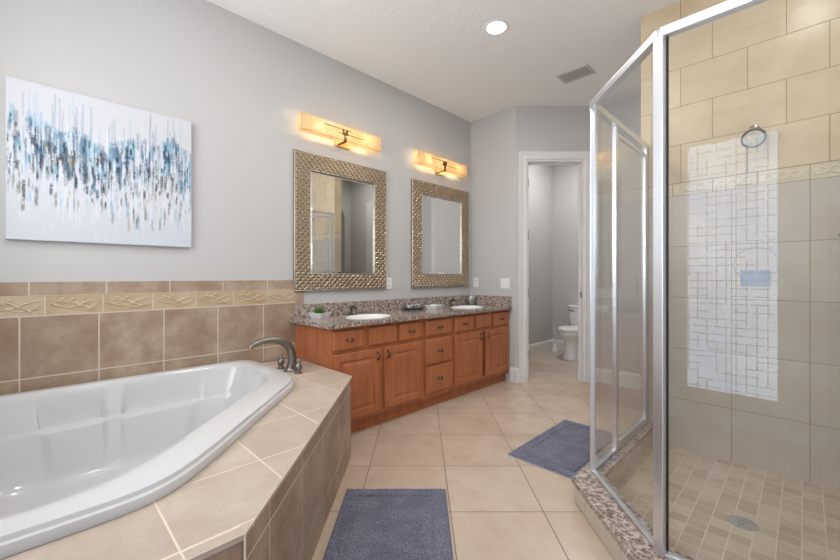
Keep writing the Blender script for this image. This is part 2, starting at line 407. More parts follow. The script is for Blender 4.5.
b = BM(); casing(b, lambda s, n, z: (s, -.435+n, z), DX0, DX1, 2.42); struct('trim_4', b, TRIM, None, 30)
# round suncatcher hung in front of the glass
sc_ = thing('suncatcher', 'round pale blue glass ornament hanging on the patterned glass, reflected in the shower panel', 'ornament', (2.606, -.40, 1.12))
b = BM(); n_ = 40
tube(b, [(2.606+.125*math.cos(2*math.pi*k/n_), -.40, 1.25+.125*math.sin(2*math.pi*k/n_)) for k in range(n_+1)], .006, 8, False)
tube(b, [(2.606, -.40, 1.375), (2.606, -.44, 2.30)], .0015, 6); obj('ring', b, thin_glass('pale ring glass', (.75, .86, .95, 1)), sc_, 40)
b = BM(); box(b, (2.52, -.403, 1.09), (2.69, -.397, 1.21), .0025); obj('blue_pane', b, thin_glass('blue glass', (.12, .72, 1, 1)), sc_)

# ------------------------------------------------------------------ wainscot on the left wall
def strip(name, z0, z1, mat, y0=-.435, y1=1.452, t=.010):
    b = BM(); box(b, (0, y0, z0), (t, y1, z1)); return struct(name, b, mat)
UY, UZ = (0, 1, 0), (0, 0, 1)
strip('trim_5', 1.062, 1.135, brown('brown cap tile', UY, UZ, (-.026, 1.062), .3135, .2), t=.012)
strip('trim_6', .958, 1.062, tile_mat('tan scroll border tile', UY, UZ, (.034, .958), .2385, .2, srgb(194, 172, 142), srgb(204, 190, 168), BRG, gap=.006, rough=.45, nscale=9, vein=.5, mottle=srgb(170, 134, 88)), t=.010)
strip('trim_7', .53, .958, brown('brown wall tile', UY, UZ, (-.06, .635-2*.3225), .3145, .3225))
b = BM(); box(b, (0, 1.452, .938), (.010, 1.522, 1.062)); struct('trim_8', b, brown('brown edge tile', UY, UZ, (1.448, .6), .2, .75))
b = BM()
for k in range(-2, 6):       # embossed vine on every border tile
    y0 = .034+.2385*k
    if y0 < -.44 or y0 > 1.3: continue
    L = min(.2385, 1.448-y0)-.02; yb = y0+.01
    for ph, am, zc, r in ((0, .022, 1.012, .0045), (1.2, .026, 1.008, .003), (2.6, .020, 1.014, .0035)):
        tube(b, [(.0115, yb+L*i/20, zc+am*math.sin(ph+i/20*5.6)) for i in range(21)], [r*(.45+.55*math.sin(math.pi*i/20)) for i in range(21)], 6)
    for i in range(9):
        u = .08+.105*i; zz = 1.012+.022*math.sin(u*5.6); sg = 1 if i % 2 else -1
        if u*L > L-.02: continue
        tube(b, [(.0115, yb+L*u, zz), (.013, yb+L*u+.014, zz+sg*.013), (.0115, yb+L*u+.026, zz+sg*.018)], [.002, .006, .001], 6)
struct('trim_11', b, plain('embossed tan glaze', srgb(210, 192, 164), .4, var=.5, scale=30), None, 50)

# ------------------------------------------------------------------ tub deck
DZ = .524
tubC = (.70, .265)          # centre of the tub's plan
def tub_r(th, d, p):
    c, s = math.cos(th), math.sin(th); tot = 0
    for (nx, ny), dd in (((-1, 0), d[0]), ((0, -1), d[1]), ((1, 0), d[2]), ((0, 1), d[3]), ((S2, S2), d[4])):
        q = (nx*c+ny*s)/dd
        if q > 0: tot += q**p
    return tot**(-1/p)
NT_ = 288
TH = [2*math.pi*k/NT_ for k in range(NT_)]
OUT = (.692, .692, .872, .843, .622)
def tub_loop(d, p, z, f=lambda th, r: r):
    return [(tubC[0]+f(th, tub_r(th, d, p))*math.cos(th), tubC[1]+f(th, tub_r(th, d, p))*math.sin(th), z) for th in TH]
deck = thing('tub_deck', 'raised tan tiled deck around the white corner bathtub', 'tub deck', (0.9, .5, 0))
hole = [(p[0], p[1]) for p in tub_loop(tuple(x-.03 for x in OUT), 16, 0)]
dk = [(.011, -.434), (1.862, -.434), (1.862, .372), (.797, 1.437), (.53, 1.437), (.011, 1.449)]
b = BM(); plate(b, dk, [hole], DZ-.02, DZ)
dm = tile_mat('tan deck tile', (1, 0, 0), (0, 1, 0), (1.51-.9-.316*5, .238-.5-.316*5), .316, .316, DK1, DK2, srgb(224, 208, 190), gap=.006, rough=.42, nscale=6, vein=.55, mottle=srgb(166, 147, 132))
obj('deck_top', b, dm, deck)
def apron(name, F, L, U, o):
    b = BM()
    for z0, z1 in ((0, DZ-.02),):
        v = [F(0, 0, z0), F(L, 0, z0), F(L, 0, z1), F(0, 0, z1), F(0, -.03, z0), F(L, -.03, z0), F(L, -.03, z1), F(0, -.03, z1)]
        v = [b.verts.new(p) for p in v]
        for q in ((0, 1, 2, 3), (7, 6, 5, 4), (0, 4, 5, 1), (1, 5, 6, 2), (2, 6, 7, 3), (3, 7, 4, 0)): b.faces.new([v[i] for i in q])
    m = brown(name+' tile', U, (0, 0, 1), o, .314, .308, gap=.006)
    return obj(name, b, m, deck)
# the apron tiles' first joint lies 1.451 m from the camera along its axis; axis coordinate = (-x+y)/sqrt2
jo = 1.451-(CX*S2)-(-(.9)*S2+.5*S2)+CX*S2*2-5*.314
jo = (1.451-CX*S2)-((-.9+.5)*S2)-5*.314
apron('diagonal_apron', lambda s, n, z: (1.857-s*S2+n*S2, .370+s*S2+n*S2, z), 1.502, (-S2, S2, 0), (jo, .44-2*.308))
apron('side_apron', lambda s, n, z: (1.857+n, -.434+s, z), .80, (0, 1, 0), (.25-.5-5*.314, .44-2*.308))
apron('end_apron', lambda s, n, z: (.792-s, 1.432+n, z), .79, (1, 0, 0), (0, .44-2*.308))
b = BM(); m_ = plain('pale grout', srgb(222, 207, 188), .8)
for z in ():
    pass
# bullnose edge strip that caps the apron
pts = [(1.862, -.434, DZ-.004), (1.862, .372, DZ-.004), (.797, 1.437, DZ-.004), (.55, 1.437, DZ-.004)]
tube(b, pts, .003, 8); box(b, (1.829, -.43, DZ-.001), (1.834, .372, DZ+.0006)); tube(b, [(1.863, .371, 0.0), (1.863, .371, DZ-.004)], .003, 8); obj('edge_trim', b, m_, deck, 40)

# ------------------------------------------------------------------ bathtub
bt = thing('corner_bathtub', 'glossy white corner bathtub sunk in the tan tiled deck', 'bathtub', (.70, .265, .10))
INN = (.60, .60, .752, .735, .462)
def sm(a, b_, x):
    t = max(0, min(1, (x-a)/(b_-a))); return t*t*(3-2*t)
def lobe(th):
    "seat backs moulded in the two wall sides"
    c, s = math.cos(th), math.sin(th); v = 0
    for uu, vv in ((c, s), (s, c)):
        if uu < -.2:
            q = .6*vv/(-uu)
            v = max(v, sm(-.285, -.26, q)*(1-sm(-.015, .01, q)), sm(.075, .10, q)*(1-sm(.49, .515, q)))
    return v
def off(d, k): return tuple(x-k for x in d)
loops = [tub_loop(off(OUT, .03), 16, DZ-.06), tub_loop(off(OUT, .03), 16, DZ+.0008), tub_loop(off(OUT, .003), 18, DZ+.001), tub_loop(OUT, 18, DZ+.012), tub_loop(off(OUT, .004), 18, DZ+.03), tub_loop(off(OUT, .012), 17, DZ+.034), tub_loop(off(OUT, .016), 17, DZ+.046), tub_loop(off(OUT, .03), 16, DZ+.052)]
RZ = DZ+.052
def B_(k, z, p, lob): return tub_loop(off(INN, k), p, z, lambda th, r: r+lob*lobe(th))
loops += [B_(-.03, RZ, 12, 0), B_(-.01, RZ-.003, 10, 0), B_(0, RZ-.016, 9, 0), B_(.006, RZ-.04, 9, 0), B_(.022, .50, 9, .014), B_(.04, .45, 9, .026), B_(.054, .405, 9, .036), B_(.058, .393, 9, .034), B_(.064, .386, 9, -.01), B_(.067, .378, 9, -.026), B_(.078, .34, 9, -.024), B_(.10, .25, 8, -.018), B_(.125, .18, 8, -.008), B_(.15, .14, 7, 0), B_(.19, .118, 6, 0), B_(.26, .11, 5, 0), B_(.36, .107, 4, 0)]
b = BM(); loft(b, loops, True, False, True)
o = obj('tub_shell', b, ACRYL, bt, 42)
b = BM(); lathe(b, (.86, .42, .1065), [(.0, 0), (.032, 0), (.036, .003), (.03, .006), (.0, .006)], 24); obj('drain', b, NICKEL, bt, 40)
for k, (x, y, z) in enumerate(((.185, .15, .31), (.185, .62, .31), (.60, 1.0-.085, .30))):
    pass
# faucet
tf = thing('tub_faucet', 'dark nickel arched bath faucet with two handles on the tub deck', 'faucet', (.39, 1.215, DZ))
b = BM(); ctl = [(1.220, .524), (1.232, .575), (1.232, .63), (1.212, .685), (1.175, .720), (1.13, .740), (1.08, .748), (1.03, .746), (.985, .733), (.955, .713)]
pts = []; rad = []
for i in range(len(ctl)-1):
    for k in range(4):
        t = k/4; p0 = ctl[max(i-1, 0)]; p1 = ctl[i]; p2 = ctl[i+1]; p3 = ctl[min(i+2, len(ctl)-1)]
        q = [.5*((2*p1[j])+(-p0[j]+p2[j])*t+(2*p0[j]-5*p1[j]+4*p2[j]-p3[j])*t*t+(-p0[j]+3*p1[j]-3*p2[j]+p3[j])*t**3) for j in (0, 1)]
        pts.append((.39, q[0], q[1])); u = (i+t)/9; rad.append(.034-.0185*u**.8)
pts.append((.39, .955, .713)); rad.append(.0135)
tube(b, pts, rad, 20); lathe(b, (.39, 1.219, DZ+.0005), [(0, 0), (.042, 0), (.042, .006), (.034, .012), (.031, .02), (0, .02)], 28); obj('spout', b, DNICK, tf, 40)
for x, y, sg in ((.285, 1.205, -1), (.495, 1.225, 1)):
    b = BM(); lathe(b, (x, y, DZ+.0005), [(0, 0), (.026, 0), (.026, .006), (.017, .012), (.015, .02), (.023, .033), (.025, .045), (.018, .06), (.011, .068), (.012, .078), (.007, .086), (0, .088)], 24)
    hb = obj('handle', b, DNICK, tf, 40)
    b = BM(); tube(b, [(x, y, DZ+.075), (x+sg*.014, y+.012, DZ+.082), (x+sg*.034, y+.024, DZ+.094)], [.005, .0045, .007], 10)
    tube(b, [(x+sg*.033, y+.0235, DZ+.093), (x+sg*.037, y+.026, DZ+.0965)], [.008, .003], 10); obj('lever', b, NICKEL, hb, 40)

# ------------------------------------------------------------------ painting
pa = thing('canvas_painting', 'square abstract canvas of blue, black and olive vertical strokes on white, above the tub', 'painting', (0, .305, 1.353))
PYA, PYB, PZA, PZB, PT = -.108, .716, 1.353, 2.170, .034
b = BM(); box(b, (.002, PYA, PZA), (PT-.0006, PYB, PZB), .003); obj('canvas', b, plain('white canvas', srgb(226, 226, 228), .8), pa)
N = 300
rg = np.random.RandomState(11)
img = np.ones((N, N, 3))*np.array([.61, .61, .65])
img *= (1+rg.randn(N, N, 1)*.012)
vv_ = np.linspace(0, 1, N)[:, None]
img[:, :, 2] *= 1+.03*(1-vv_)
img[:, :, 0] *= 1-.05*(1-vv_)
def stroke(cx, v0, v1, wd, col, al, rag=.35):
    x0 = int(cx*N); h = max(1, int(wd*N/2)); drift = 0
    for r in range(max(0, int(v0*N)), min(N, int(v1*N))):
        if rg.rand() < .03: drift += rg.randint(-1, 2)
        if rg.rand() < .05: continue
        e = min(1, (r-v0*N+1)/6, (v1*N-r)/6)
        lo = x0-h+drift+(rg.rand() < rag); hi = x0+h+drift-(rg.rand() < rag)
        lo, hi = max(0, lo), min(N, hi+1)
        if hi > lo:
            a = al*max(.2, e)*(.7+.3*rg.rand(hi-lo, 1)); img[r, lo:hi] = img[r, lo:hi]*(1-a)+np.array(col)*a
NAVY, BLK, TEAL, SKY, OLV, GRY, WHT = (.025, .055, .10), (.006, .007, .011), (.045, .16, .29), (.24, .46, .60), (.20, .165, .10), (.14, .18, .22), (.68, .70, .75)
env = lambda c: .74+.05*math.sin(c*9+1)+.03*math.sin(c*23)
for k in range(130):
    c = rg.rand(); top = env(c)+rg.randn()*.03; stroke(c, top-.10-.25*rg.rand(), top, .010+.022*rg.rand(), [SKY, SKY, TEAL, GRY][rg.randint(4)], .5+.3*rg.rand())
for k in range(190):
    c = rg.rand(); top = env(c)-.0-.26*rg.rand(); stroke(c, top-.04-.12*rg.rand(), top, .007+.017*rg.rand(), [NAVY, BLK, TEAL, BLK, NAVY, GRY, SKY][rg.randint(7)], .65+.35*rg.rand())
for k in range(190):
    c = rg.rand(); top = .60-.36*rg.rand()+.05*math.sin(c*7); stroke(c, top-.03-.11*rg.rand(), top, .005+.013*rg.rand(), [OLV, GRY, BLK, OLV, NAVY, (.42, .40, .33), SKY][rg.randint(7)], .45+.45*rg.rand())
for k in range(260):
    c = rg.rand(); top = .80-.55*rg.rand(); stroke(c, top-.04-.16*rg.rand(), top, .004+.012*rg.rand(), WHT, .55+.4*rg.rand())
for k in range(60):
    c = rg.rand(); top = env(c)-.05-.35*rg.rand(); stroke(c, top-.03-.07*rg.rand(), top, .006+.012*rg.rand(), [BLK, NAVY][rg.randint(2)], .9)
for k in range(34):
    c = rg.rand(); stroke(c, env(c)-.05, min(1, env(c)+.05+.2*rg.rand()), .004, [GRY, SKY, TEAL][rg.randint(3)], .35)
for k in range(5):
    c = .08+.28*rg.rand(); stroke(c, env(c)-.08, .93+.05*rg.rand(), .012, SKY, .35)
for k in range(60):
    c = rg.rand(); top = .30*rg.rand()+.05; stroke(c, top-.05, top, .01, (.72, .76, .82), .35)
me = bpy.data.meshes.new('painted_face'); P_ = PT
ys = np.linspace(PYA+.0015, PYB-.0015, N+1); zs = np.linspace(PZA+.0015, PZB-.0015, N+1)
gx = np.zeros(((N+1)**2, 3)); YY, ZZ = np.meshgrid(ys, zs); gx[:, 0] = P_; gx[:, 1] = YY.ravel()-.305; gx[:, 2] = ZZ.ravel()-1.353
I, J = np.meshgrid(np.arange(N), np.arange(N), indexing='ij'); a0 = (I*(N+1)+J).ravel()
F_ = np.stack([a0, a0+1, a0+N+2, a0+N+1], 1)
me.from_pydata(gx.tolist(), [], F_.tolist())
at = me.color_attributes.new('paint', 'FLOAT_COLOR', 'CORNER')
cc = np.ones((N*N, 4)); cc[:, :3] = np.clip(img.reshape(-1, 3), 0, 1); at.data.foreach_set('color', np.repeat(cc, 4, 0).ravel())
t = NT('acrylic brush strokes'); ca = t.n('ShaderNodeVertexColor'); ca.layer_name = 'paint'
t.bsdf(ca.outputs[0], .55, 0, t.bump(t.noise(t.mapping(t.coord(), (1, 90, 8)), 2, 3), .2, .001), .3); me.materials.append(t.m)
o = bpy.data.objects.new('painted_face', me); COL.objects.link(o); o.parent = pa

# ------------------------------------------------------------------ vanity cabinets
def front(bm, y0, y1, z0, z1, x0, raised=True, t=.020):
    if raised: prof = [(0, 0), (0, t-.004), (.004, t), (.052, t), (.056, t-.008), (.066, t-.009), (.092, t-.001), (.10, t-.001)]
    else: prof = [(0, 0), (0, t-.006), (.003, t-.003), (.012, t), (.02, t)]
    lp = panel_loops(y0, y1, z0, z1, 0, prof)
    loft(bm, [[(x0+p[2], p[0], p[1]) for p in l] for l in lp])
def pull_h(parent, y, z, x, L=.045):
    b = BM(); tube(b, [(x, y-L/2, z), (x+.018, y-L/2*.9, z-.002), (x+.024, y-L/4, z-.006), (x+.025, y, z-.007), (x+.024, y+L/4, z-.006), (x+.018, y+L/2*.9, z-.002), (x, y+L/2, z)], [.005, .0045, .005, .007, .005, .0045, .005], 8)
    for s in (-1, 1): lathe(b, (x+.001, y+s*L/2, z), [(0, 0), (.011, 0), (.009, .004), (0, .005)], 12, axis=Matrix(((0, 0, 1), (0, 1, 0), (-1, 0, 0))))
    obj('handle', b, PEWTER, parent, 40)
def pull_v(parent, y, z, x, L=.05):
    b = BM(); tube(b, [(x, y, z-L/2), (x+.018, y, z-L/2*.9), (x+.025, y, z-L/4), (x+.026, y, z), (x+.025, y, z+L/4), (x+.018, y, z+L/2*.9), (x, y, z+L/2)], [.005, .0045, .006, .0075, .006, .0045, .005], 8)
    for s in (-1, 1): box(b, (x, y-.008, z+s*L/2-.010), (x+.004, y+.008, z+s*L/2+.010), .001)
    obj('handle', b, PEWTER, parent, 40)
XF = .530
def cab(label, y0, y1, dr, doors, openk=None):
    c = thing('vanity_cabinet', label, 'cabinet', (.26, (y0+y1)/2, 0), 'cherry vanity cabinets')
    b = BM(); box(b, (.012, y0+.001, .10), (XF-.018, y1-.001, .118)); plate(b, rect(.012, XF-.018, y0+.001, y1-.001), [rect(.03, XF-.03, y0+.019, y1-.019)], .118, .803)
    ho = [] if not doors else ([rect(y0+.03, doors[0][1]-.012, .145, .600), rect(doors[1][0]+.012, y1-.03, .145, .600)] if openk is None else [rect(y0+.04, y1-.035, .145, .600)])
    plate(b, rect(y0+.001, y1-.001, .10, .803), ho, XF-.018, XF, lambda a, z, x: (x, a, z)); obj('body', b, WOOD, c)
    b = BM(); box(b, (.03, y0+.002, 0), (.487, y1-.002, .10)); obj('toe_kick', b, WOOD, c)
    for (a0, a1, z0, z1, h) in dr:
        b = BM(); front(b, a0, a1, z0, z1, XF+.0005, False); d = obj('drawer', b, WOOD, c)
        if h: pull_h(d, (a0+a1)/2, (z0+z1)/2, XF+.0195)
    for i, (a0, a1, z0, z1, hs) in enumerate(doors):
        b = BM(); front(b, a0, a1, z0, z1, XF+.0005, True)
        hg = None
        if openk == i:
            piv = Vector((XF, a1, 0)); M = Matrix.Translation(piv) @ Matrix.Rotation(R(-4.5), 4, 'Z') @ Matrix.Translation(-piv)
            bmesh.ops.transform(b, matrix=M, verts=b.verts)
        d = obj('door', b, WOOD, c); yh = a1-.028 if hs > 0 else a0+.028
        dx = .0195+(a1-a0)*math.sin(R(4.5))*.93 if openk == i else .0195
        pull_v(d, yh, z1-.055, XF+dx)
    return c
cab('cherry sink cabinet beside the tub deck, nearest of the vanity', 1.450, 2.365,
    [(1.462, 1.725, .642, .776, 1), (1.768, 2.043, .642, .776, 0), (2.078, 2.346, .642, .776, 1)], [(1.462, 1.875, .132, .610, 1), (1.921, 2.340, .132, .610, -1)])
cab('narrow cherry cabinet of three drawers in the middle of the vanity', 2.365, 2.755,
    [(2.384, 2.735, .642, .776, 1), (2.384, 2.735, .392, .612, 1), (2.384, 2.735, .140, .374, 1)], [])
cab('cherry sink cabinet against the far wall, dark gap between its doors', 2.755, 3.716,
    [(2.775, 3.066, .642, .776, 1), (3.098, 3.363, .642, .776, 0), (3.401, 3.700, .642, .776, 1)], [(2.777, 3.198, .132, .610, 1), (3.270, 3.700, .132, .610, -1)], 9)

# countertop
CT = .836
SK = [(.355, 1.91), (.34, 3.215)]
def ell(cx, cy, rx, ry, n=48): return [(cx+rx*math.cos(2*math.pi*k/n), cy+ry*math.sin(2*math.pi*k/n)) for k in range(n)]
ct = thing('granite_countertop', 'speckled brown granite worktop with low backsplash on the cherry vanity', 'countertop', (.29, 2.56, .804))
b = BM(); plate(b, [(.012, 1.405), (.568, 1.405), (.58, 1.417), (.58, 3.7195), (.012, 3.7195)], [ell(x, y, .148, .193) for x, y in SK], .8045, CT); obj('slab', b, GRANITE, ct)
b = BM(); box(b, (.0005, 1.527, CT), (.020, 3.7195, .940), .0015); box(b, (.0105, 1.445, CT), (.020, 1.527, .938), .001); obj('backsplash', b, GRANITE, ct)
b = BM(); box(b, (.0205, 3.699, CT), (.572, 3.7195, .940), .0015); obj('side_splash', b, GRANITE, ct)
for k, (x, y) in enumerate(SK):
    s = thing('oval_sink', ['white oval sink in the counter in front of the nearer mirror', 'white oval sink in the counter near the far wall'][k], 'sink', (x, y, .69), 'oval sinks')
    b = BM(); P = [(1.0, CT-.034), (1.0, CT+.0005), (1.02, CT+.004), (1.045, CT+.007), (1.06, CT+.006), (1.065, CT+.0005)]
    P = [(1.035, CT+.0006), (1.035, CT+.004), (1.02, CT+.006), (.985, CT+.005), (.96, CT-.002), (.93, CT-.02), (.88, CT-.06), (.76, CT-.10), (.5, CT-.128), (.2, CT-.135), (.12, CT-.136)]
    loft(b, [[(x+.148*r*math.cos(a), y+.193*r*math.sin(a), z) for a in [2*math.pi*q/48 for q in range(48)]] for r, z in P], True, False, True); obj('basin', b, PORC, s, 50)
    b = BM(); lathe(b, (x, y, CT-.1355), [(0, 0), (.022, 0), (.022, .003), (.01, .002), (0, .002)], 20); obj('drain', b, NICKEL, s, 40)
    f = thing('sink_faucet', ['dark pewter two handle faucet behind the nearer oval sink', 'dark pewter two handle faucet behind the far oval sink'][k], 'faucet', (.115, y, CT), 'vanity faucets')
    b = BM(); lathe(b, (.115, y, CT+.0003), [(0, 0), (.022, 0), (.022, .005), (.014, .010), (.012, .035), (0, .035)], 20)
    tube(b, [(.115, y, CT+.03), (.118, y, CT+.052), (.132, y, CT+.068), (.158, y, CT+.071), (.185, y, CT+.062), (.193, y, CT+.050)], [.012, .012, .0115, .011, .010, .009], 12); obj('spout', b, PEWTER, f, 40)
    for sg in (-1, 1):
        b = BM(); yy = y+sg*.058; lathe(b, (.115, yy, CT+.0003), [(0, 0), (.019, 0), (.019, .004), (.012, .01), (.011, .018), (.016, .03), (.013, .042), (.007, .048), (.008, .054), (0, .058)], 20); h = obj('handle', b, NICKEL, f, 40)
        b = BM(); tube(b, [(.115, yy, CT+.050), (.120, yy+sg*.014, CT+.058), (.122, yy+sg*.026, CT+.066)], [.004, .004, .0065], 8); obj('lever', b, NICKEL, h, 40)

# things on the counter
def square_dish(name, label, x, y, ang, w1, w0, h, group=None):
    d = thing(name, label, 'dish', (x, y, CT), group)
    b = BM(); c, s = math.cos(R(ang)), math.sin(R(ang))
    def lp(wd, z, sag=0):
        L = []
        for i in range(4):
            for k in range(4):
                t = k/4*2-1; e = [(-1, t), (t, 1), (1, -t), (-t, -1)][i]
                zz = z-sag*(1-abs(t)) if k else z
                L.append((x+wd/2*(e[0]*c-e[1]*s), y+wd/2*(e[0]*s+e[1]*c), zz))
        return L
    z = CT+.0004
    loft(b, [lp(w0, z), lp(w1, z+h, .004), lp(w1-.008, z+h, .004), lp(w0-.006, z+.007)], True, True, True); o = obj('dish', b, PORC, d, 30)
    return d, o
d1, _ = square_dish('planter_dish', 'white square dish holding a small green succulent beside the nearer sink', .125, 1.60, 20, .135, .095, .042)
d1.name = 'planter_dish'
b = BM(); box(b, (.09, 1.565, CT+.008), (.16, 1.635, CT+.030), .004); obj('soil', b, plain('dark soil', (.05, .035, .025, 1), .9, var=1, scale=80), d1)
GREEN = plain('succulent green', (.10, .22, .06, 1), .45, var=.9, scale=40)
su = thing('succulent', 'small spiky green succulent in the white square dish', 'plant', (.125, 1.60, CT+.031))
rd = random.Random(3)
b = BM()
for k in range(34):
    a = k*2.4; el = .25+1.1*(k/34); L = .045+.02*rd.random()-.012*(k/34); dx, dy = math.cos(a)*math.cos(el), math.sin(a)*math.cos(el)
    x, y, z = .125+.006*math.cos(a), 1.60+.006*math.sin(a), CT+.031
    tube(b, [(x, y, z), (x+dx*L*.4, y+dy*L*.4, z+math.sin(el)*L*.45), (x+dx*L*.8, y+dy*L*.8, z+math.sin(el)*L*.9), (x+dx*L, y+dy*L, z+math.sin(el)*L*1.1)], [.003, .006, .0045, .0006], 6)
obj('leaves', b, GREEN, su, 60)
square_dish('soap_dish', 'empty white square dish beside the far sink', .215, 2.845, 12, .135, .10, .040)
# scalloped silver tray with crystal
tr = thing('scalloped_tray', 'dark silver scalloped oval tray with a glass rim between the sinks', 'tray', (.125, 2.64, CT))
b = BM(); sc = lambda r, z, am: [(.125+r*.085*(1+am*math.cos(12*a))*math.cos(a), 2.64+r*.135*(1+am*math.cos(12*a))*math.sin(a), z) for a in [2*math.pi*k/96 for k in range(96)]]
z = CT+.0004
loft(b, [sc(.7, z, 0), sc(.86, z+.004, .02), sc(1.0, z+.016, .05), sc(1.03, z+.018, .05), sc(1.0, z+.019, .05), sc(.84, z+.008, .02), sc(.3, z+.006, 0)]); obj('tray', b, plain('dark silver', (.22, .22, .23, 1), .25, .9), tr, 40)
for k, (dx, dy) in enumerate(((0, -.045), (0.005, .04))):
    cb = BM(); x, y = .125+dx, 2.64+dy; zz = z+.0085
    loft(cb, [[(x+r*(1+.12*math.cos(8*a))*math.cos(a), y+r*(1+.12*math.cos(8*a))*math.sin(a), zz+h) for a in [2*math.pi*q/48 for q in range(48)]] for r, h in ((.018, 0), (.026, .008), (.036, .028), (.040, .036), (.037, .036), (.03, .02), (.016, .008))])
    single('crystal_bowl', cb, plain('cut glass silver', (.75, .77, .8, 1), .12, .7, var=.6, scale=160), ['small cut crystal bowl on the silver tray, nearer the succulent', 'small cut crystal bowl on the silver tray, nearer the empty white dish'][k], 'bowl', (x, y, zz), 30, 'crystal bowls on the tray')
b = BM(); x, y = .085, 3.625; lathe(b, (x, y, CT+.0004), [(0, 0), (.030, 0), (.040, .02), (.048, .05), (.049, .075), (.043, .098), (.040, .100), (.038, .097), (.044, .072), (.035, .02), (0, .008)], 28)
single('silver_vase', b, plain('hammered silver', (.55, .57, .58, 1), .3, .7, var=.4, scale=60, bump=.5), 'small round hammered silver vase in the far corner of the counter', 'vase', (x, y, CT), 50)

# ------------------------------------------------------------------ framed mirrors
FR = plain('woven champagne metal', (.52, .43, .32, 1), .26, .9, var=.5, scale=55)
FE = plain('silver frame edge', (.55, .52, .46, 1), .25, .95)
def framed_mirror(label, yc):
    W, Hh, z0, fw = .94, 1.122, 1.045, .143
    y0, y1, z1 = yc-W/2, yc+W/2, z0+Hh
    t = thing('framed_mirror', label, 'mirror', (0, yc, z0), 'framed mirrors')
    b = BM(); plate(b, rect(y0, y1, z0, z1), [rect(y0+fw, y1-fw, z0+fw, z1-fw)], .001, .024, lambda a, c, x: (x, a, c))
    eb = BM()
    def ring(i, r, x):
        q = [(x, y0+i, z0+i), (x, y1-i, z0+i), (x, y1-i, z1-i), (x, y0+i, z1-i)]
        for k in range(4): tube(eb, [q[k], q[(k+1) % 4]], r, 8)
    ring(.005, .005, .024); ring(fw-.004, .005, .024)
    # basket weave: diagonal pads, alternating direction
    cell = .0250
    def pad(y, z, flip):
        L, wd, n = cell*.66, cell*.30, 6
        c, s = math.cos(R(45 if flip else -45)), math.sin(R(45 if flip else -45))
        lp = []
        for i in range(n+1):
            u = i/n*2-1; e = math.sqrt(max(0, 1-u**4)); hgt = .0105*math.sqrt(max(.02, 1-u*u))
            row = []
            for a in (math.pi*q/4 for q in range(5)):
                l, m = u*L, math.cos(a)*wd*max(.25, e)
                row.append((.024+hgt*math.sin(a), y+l*c-m*s, z+l*s+m*c))
            lp.append(row)
        loft(b, lp, False)
    ny = int((W-.02)/cell); nz = int((Hh-.02)/cell)
    for i in range(ny+1):
        for k in range(nz+1):
            y = y0+.010+cell*.5+(W-.02-cell)*i/ny; z = z0+.010+cell*.5+(Hh-.02-cell)*k/nz
            if y0+fw-.012 < y < y1-fw+.012 and z0+fw-.012 < z < z1-fw+.012: continue
            pad(y, z, (i+k) % 2)
    obj('frame', b, FR, t, 50)
    obj('edge_bead', eb, FE, t, 50)
    b = BM(); iy0, iy1, iz0, iz1 = y0+fw-.004, y1-fw+.004, z0+fw-.004, z1-fw+.004
    lp = [[(x, iy0+i, iz0+i), (x, iy1-i, iz0+i), (x, iy1-i, iz1-i), (x, iy0+i, iz1-i)] for i, x in ((0, .006), (0, .014), (.020, .017))]
    loft(b, lp); obj('mirror_glass', b, MIRROR, t)
framed_mirror('mirror in a woven champagne frame nearest the tub, above the nearer sink', 1.905)
framed_mirror('mirror in a woven champagne frame nearest the far wall, above the far sink', 3.19)

